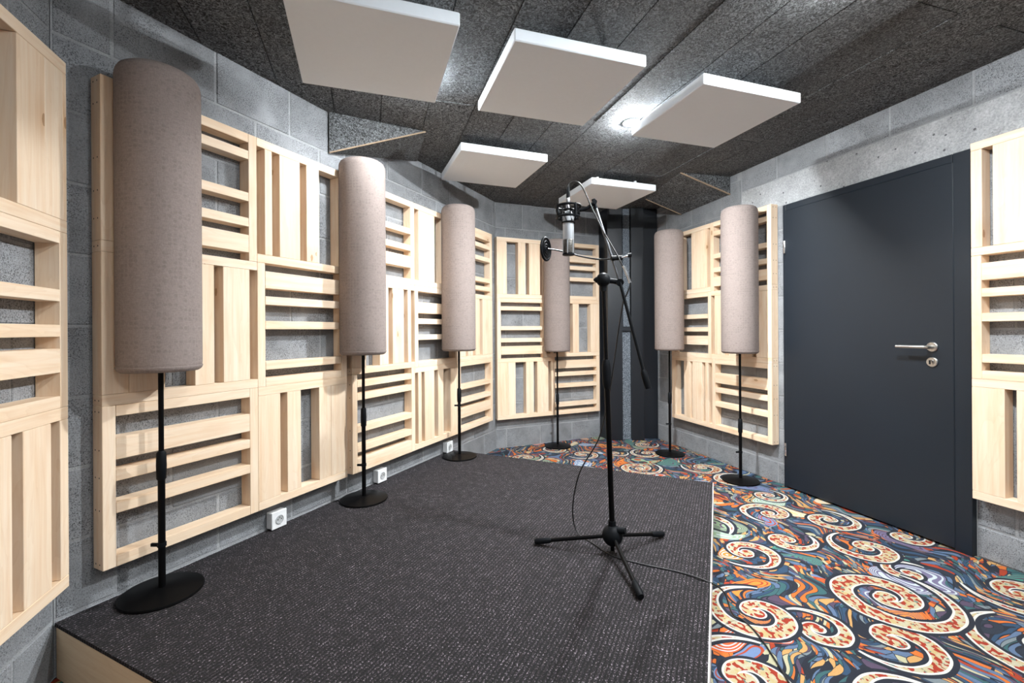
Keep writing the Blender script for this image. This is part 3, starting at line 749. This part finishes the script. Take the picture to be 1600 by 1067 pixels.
# ------------------------------------------------------------------ wall outlets
for s_, lb in ((0.812, 'nearest white wall socket, under the near slat panel'), (1.552, 'middle white wall socket, just past the second tube stand'), (2.335, 'farthest white wall socket, beside the third tube stand')):
    o = empty('wall_socket', FL @ Matrix.Translation((0.001, s_, 0.192))); tag(o, lb, 'socket', 'white surface-mounted wall sockets')
    box('back_box', (0.017, 0, 0.040), (0.034, 0.080, 0.080), WHITE_PL, o, 0.004)
    box('cover_plate', (0.039, 0, 0.040), (0.009, 0.082, 0.082), WHITE_PL, o, 0.003)
    lathe('socket_recess', [(0.0005, 0.0), (0.020, 0.0), (0.0215, 0.003), (0.019, 0.0035), (0.0185, 0.001), (0.0005, 0.001)], GREY_PL, o, Matrix.Translation((0.0437, 0, 0.040)) @ ry, 28)
    for dy in (-0.0095, 0.0095):
        lathe('pin_hole', [(0.0005, 0), (0.0028, 0), (0.0028, 0.0006), (0.0005, 0.0006)], DARK, o, Matrix.Translation((0.0449, dy, 0.040)) @ ry, 10)
    lathe('earth_pin', [(0.0005, 0), (0.0024, 0), (0.0024, 0.006), (0.0005, 0.007)], STEEL, o, Matrix.Translation((0.0449, 0, 0.051)) @ ry, 10)

# ------------------------------------------------------------------ microphone stand
ms = empty('microphone_stand', Matrix.Translation((0.4296, 1.97, PH))); tag(ms, 'black tripod microphone stand with a boom arm on the stage', 'stand')
M0 = Vector((0.4296, 1.97, PH))
def L(*p): return Vector(p)-M0
def seg(name, a, b, r, mat, n_=14, parent=None, radii=None):
    pts = [a, b] if radii is None else [a+(b-a)*(k/(len(radii)-1)) for k in range(len(radii))]
    return tube(name, pts, r, mat, parent or ms, n_, radii)
HUB = L(0.4296, 1.97, 0.262); TJ = L(0.3985, 1.98, 1.369)
def on_pole(z): t = (z-0.262)/(1.369-0.262); p = HUB+(TJ-HUB)*t; return p
hub = lathe('hub', [(0.0005, -0.046)]+[(0.044*math.sin(math.pi*k/12)*(1.0 if k != 6 else 1.02), -0.046*math.cos(math.pi*k/12)) for k in range(1, 12)]+[(0.0005, 0.046)], BLACK_RUB, ms, Matrix.Translation(HUB), 28)
seg('foot_peg', HUB+Vector((0, 0, -0.04)), L(0.4296, 1.97, PH+0.012), 0.009, BLACK)
for f in ((0.098, 2.05, 0.2005), (0.4538, 1.62, 0.1995), (0.698, 2.118, 0.2005)):
    F3 = L(*f); d = (F3-HUB).normalized(); a = HUB+d*0.035
    lg = seg('leg', a, F3-d*0.03, 0.0085, BLACK)
    tube('rubber_foot', [F3-d*0.075, F3-d*0.068, F3-d*0.01, F3], 0.012, BLACK_RUB, lg, 14, [0.0095, 0.0125, 0.0145, 0.011])
kn = seg('knob', HUB+Vector((0.02, -0.02, 0.03)), HUB+Vector((0.048, -0.035, 0.034)), 0.014, BLACK_RUB, 12)
seg('lower_pole', on_pole(0.30), on_pole(0.93), 0.0118, BLACK)
seg('neck', on_pole(0.295), on_pole(0.325), 0.016, BLACK_RUB)
seg('upper_pole', on_pole(0.90), on_pole(1.345), 0.0082, BLACK)
seg('height_clutch', on_pole(0.895), on_pole(1.022), 0.018, BLACK_RUB, 18, None, [0.012, 0.0185, 0.0195, 0.0195, 0.0195, 0.019, 0.013])
tj = lathe('boom_joint', [(0.0005, -0.052), (0.013, -0.050), (0.0145, -0.030)]+[(0.031*math.sin(math.pi*k/12), -0.031*math.cos(math.pi*k/12)) for k in range(2, 12)]+[(0.0005, 0.031)], BLACK_RUB, ms, Matrix.Translation(TJ), 24)
seg('joint_knob', TJ+Vector((-0.02, 0, 0)), TJ+Vector((-0.042, 0.002, 0.0)), 0.01, BLACK_RUB, 12, None, [0.014, 0.013, 0.004])
SW = L(0.4663, 1.975, 1.358); BT = L(0.3718, 2.03, 1.7148); BB = L(0.5767, 1.93, 0.9011)
seg('joint_arm', TJ, SW, 0.011, BLACK_RUB, 12, None, [0.019, 0.012, 0.011, 0.0135])
BC = BB+(BT-BB)*0.56
seg('swivel', SW+Vector((0.0, -0.018, -0.004)), SW+Vector((0.0, 0.018, 0.004)), 0.0165, BLACK_RUB, 14)
boom = seg('boom_arm', SW+Vector((0, -0.012, 0)), BB+(BT-BB)*0.06, 0.0068, BLACK_RUB, 14)
seg('boom_extension', BT, SW+Vector((0, -0.012, 0)), 0.0062, GOOSE2, 14)
gd = (BB-BT).normalized()
seg('counterweight_grip', BB-gd*0.085, BB, 0.013, BLACK_RUB, 16, None, [0.0075, 0.0135, 0.014, 0.014, 0.014, 0.0125])
seg('boom_tip', BT+gd*0.025, BT-gd*0.02, 0.009, BLACK_RUB, 12)

# ------------------------------------------------------------------ microphone, shock mount, pop filter
mx, my = 0.254, 2.03
mic = empty('microphone', Matrix.Translation((mx, my, 1.487))); tag(mic, 'silver studio microphone hanging upside down in its shock mount', 'microphone')
lathe('grille', [(0.0005, -0.002), (0.020, -0.002), (0.0245, 0.002), (0.0255, 0.006), (0.0255, 0.062), (0.0245, 0.066)], GRILLE, mic, None, 32)
for k in range(6):
    a = math.pi*2*k/6+0.25; box('grille_rib', (0.0258*math.cos(a), 0.0258*math.sin(a), 0.034), (0.0026, 0.004, 0.06), MIC_SIL, mic, 0.0006, Matrix.Rotation(a, 4, 'Z'))
lathe('grille_ring', [(0.0245, -0.003), (0.0268, -0.002), (0.0268, 0.006), (0.0258, 0.007)], BLACK_RUB, mic, None, 32)
lathe('body', [(0.0235, 0.064), (0.0245, 0.068), (0.0245, 0.165), (0.022, 0.178), (0.014, 0.192), (0.0005, 0.193)], MIC_SIL, mic, None, 32)
lathe('connector', [(0.0098, 0.190), (0.0098, 0.245), (0.0085, 0.252)], CHROME, mic, None, 20)
lathe('connector_boot', [(0.0088, 0.252), (0.0085, 0.270), (0.005, 0.300), (0.0035, 0.303)], BLACK_RUB, mic, None, 18)

sm = empty('shock_mount', Matrix.Translation((mx, my, 1.62))); tag(sm, 'black elastic shock mount cradling the microphone at the boom tip', 'shock mount')
I4 = Matrix.Identity(4)
def torus(name, R, r, z, parent, mat): Vv, Ff = torus_data(R, r, Matrix.Translation((0, 0, z))); me = mesh_from(name, Vv, Ff, mat, True); return obj(name, me, parent)
torus('outer_ring', 0.054, 0.0056, 0.082, sm, BLACK_RUB); torus('outer_ring', 0.050, 0.0056, 0.034, sm, BLACK_RUB)
torus('inner_ring', 0.0285, 0.0036, 0.064, sm, BLACK_RUB); torus('inner_ring', 0.0285, 0.0036, 0.010, sm, BLACK_RUB)
for k in range(8):
    a0, a1 = math.pi*2*k/8, math.pi*2*(k+0.5)/8
    tube('elastic_cord', [(0.050*math.cos(a0), 0.050*math.sin(a0), 0.082), (0.0285*math.cos(a1), 0.0285*math.sin(a1), 0.010)], 0.0016, BLACK_RUB, sm, 6)
    tube('elastic_cord', [(0.046*math.cos(a0), 0.046*math.sin(a0), 0.030), (0.0285*math.cos(a1), 0.0285*math.sin(a1), 0.064)], 0.0016, BLACK_RUB, sm, 6)
for k in range(4):
    a = math.pi*2*(k+0.3)/4; tube('cage_strut', [(0.054*math.cos(a), 0.054*math.sin(a), 0.086), (0.058*math.cos(a), 0.058*math.sin(a), 0.056), (0.050*math.cos(a), 0.050*math.sin(a), 0.030)], 0.0065, BLACK_RUB, sm, 8)
tube('mount_arm', catmull([(0.048, 0, 0.066), (0.075, 0, 0.070), (0.098, 0, 0.083), (0.113, 0.0, 0.096)], 4), 0.0085, BLACK_RUB, sm, 12)
tube('thumb_screw', [(0.116, -0.018, 0.098), (0.116, 0.018, 0.098)], 0.010, BLACK_RUB, sm, 14)

pf = empty('pop_filter', Matrix.Translation((0.151, 2.0, 1.508))); tag(pf, 'round black pop filter on a chrome gooseneck left of the microphone', 'pop filter')
rp = Matrix.Rotation(math.radians(-28), 4, 'Z') @ Matrix.Rotation(math.radians(90), 4, 'Y')
def rot_part(name, data, mat, sm_=True):
    Vv, Ff = data; me = mesh_from(name, [rp @ Vector(v) for v in Vv], Ff, mat); set_smooth(me, 50); return obj(name, me, pf)
rot_part('hoop', torus_data(0.049, 0.0055, I4), BLACK_RUB)
rot_part('mesh_disc', lathe_data([(0.0005, -0.002), (0.046, -0.001), (0.046, 0.001), (0.0005, 0.002)], 32), BLACK)
for R_ in (0.034, 0.021, 0.010): rot_part('ring', torus_data(R_, 0.0022, Matrix.Translation((0, 0, 0.003))), BLACK_RUB)
tube('gooseneck', catmull([(0.008, 0.004, 0.001), (0.045, 0.055, 0.006), (0.10, 0.080, -0.002), (0.165, 0.070, -0.022), (0.24, 0.025, -0.043), (0.295, -0.018, -0.047)], 6), 0.0036, GOOSE, pf, 10)
tube('clamp', [(0.280, -0.03, -0.047), (0.330, -0.022, -0.044)], 0.0105, BLACK_RUB, pf, 12)
tube('clamp_screw', [(0.325, -0.03, -0.044), (0.352, -0.032, -0.036)], 0.004, CHROME, pf, 10)
tube('clamp_knob', [(0.352, -0.032, -0.036), (0.366, -0.032, -0.034)], 0.009, BLACK_RUB, pf, 12)

# ------------------------------------------------------------------ cable
cab = [(0.2545, 2.03, 1.788), (0.262, 2.03, 1.806), (0.284, 2.025, 1.812), (0.307, 2.02, 1.798), (0.330, 2.015, 1.755), (0.352, 2.012, 1.700), (0.400, 1.995, 1.590), (0.458, 1.965, 1.470), (0.500, 1.955, 1.375),
       (0.509, 1.955, 1.346), (0.497, 1.958, 1.310), (0.480, 1.965, 1.262), (0.462, 1.972, 1.150), (0.447, 1.976, 1.040), (0.428, 1.985, 0.900), (0.4165, 2.02, 0.800), (0.385, 2.05, 0.655), (0.315, 2.13, 0.49), (0.284, 2.15, 0.34), (0.288, 2.16, 0.235), (0.313, 2.13, 0.1895), (0.360, 2.05, 0.1885), (0.420, 1.94, 0.1885), (0.521, 1.872, 0.1885), (0.655, 1.806, 0.1885), (0.735, 1.742, 0.1885)]
cab += [(0.800, 1.735, 0.150), (0.860, 1.79, 0.030), (0.905, 1.79, 0.0045), (0.915, 1.70, 0.0045), (0.905, 1.58, 0.0045), (0.890, 1.466, 0.0045), (0.87, 1.25, 0.0045)]
c_ = tube('microphone_cable', catmull(cab, 8), 0.0032, CABLE, None, 8); tube('plug_sleeve', catmull([(0.480, 1.955, 1.425), (0.495, 1.953, 1.388), (0.508, 1.953, 1.352)], 4), 0.0062, CHROME, c_, 12); tag(c_, 'thin black cable running from the microphone over the stage to the carpet', 'cable')
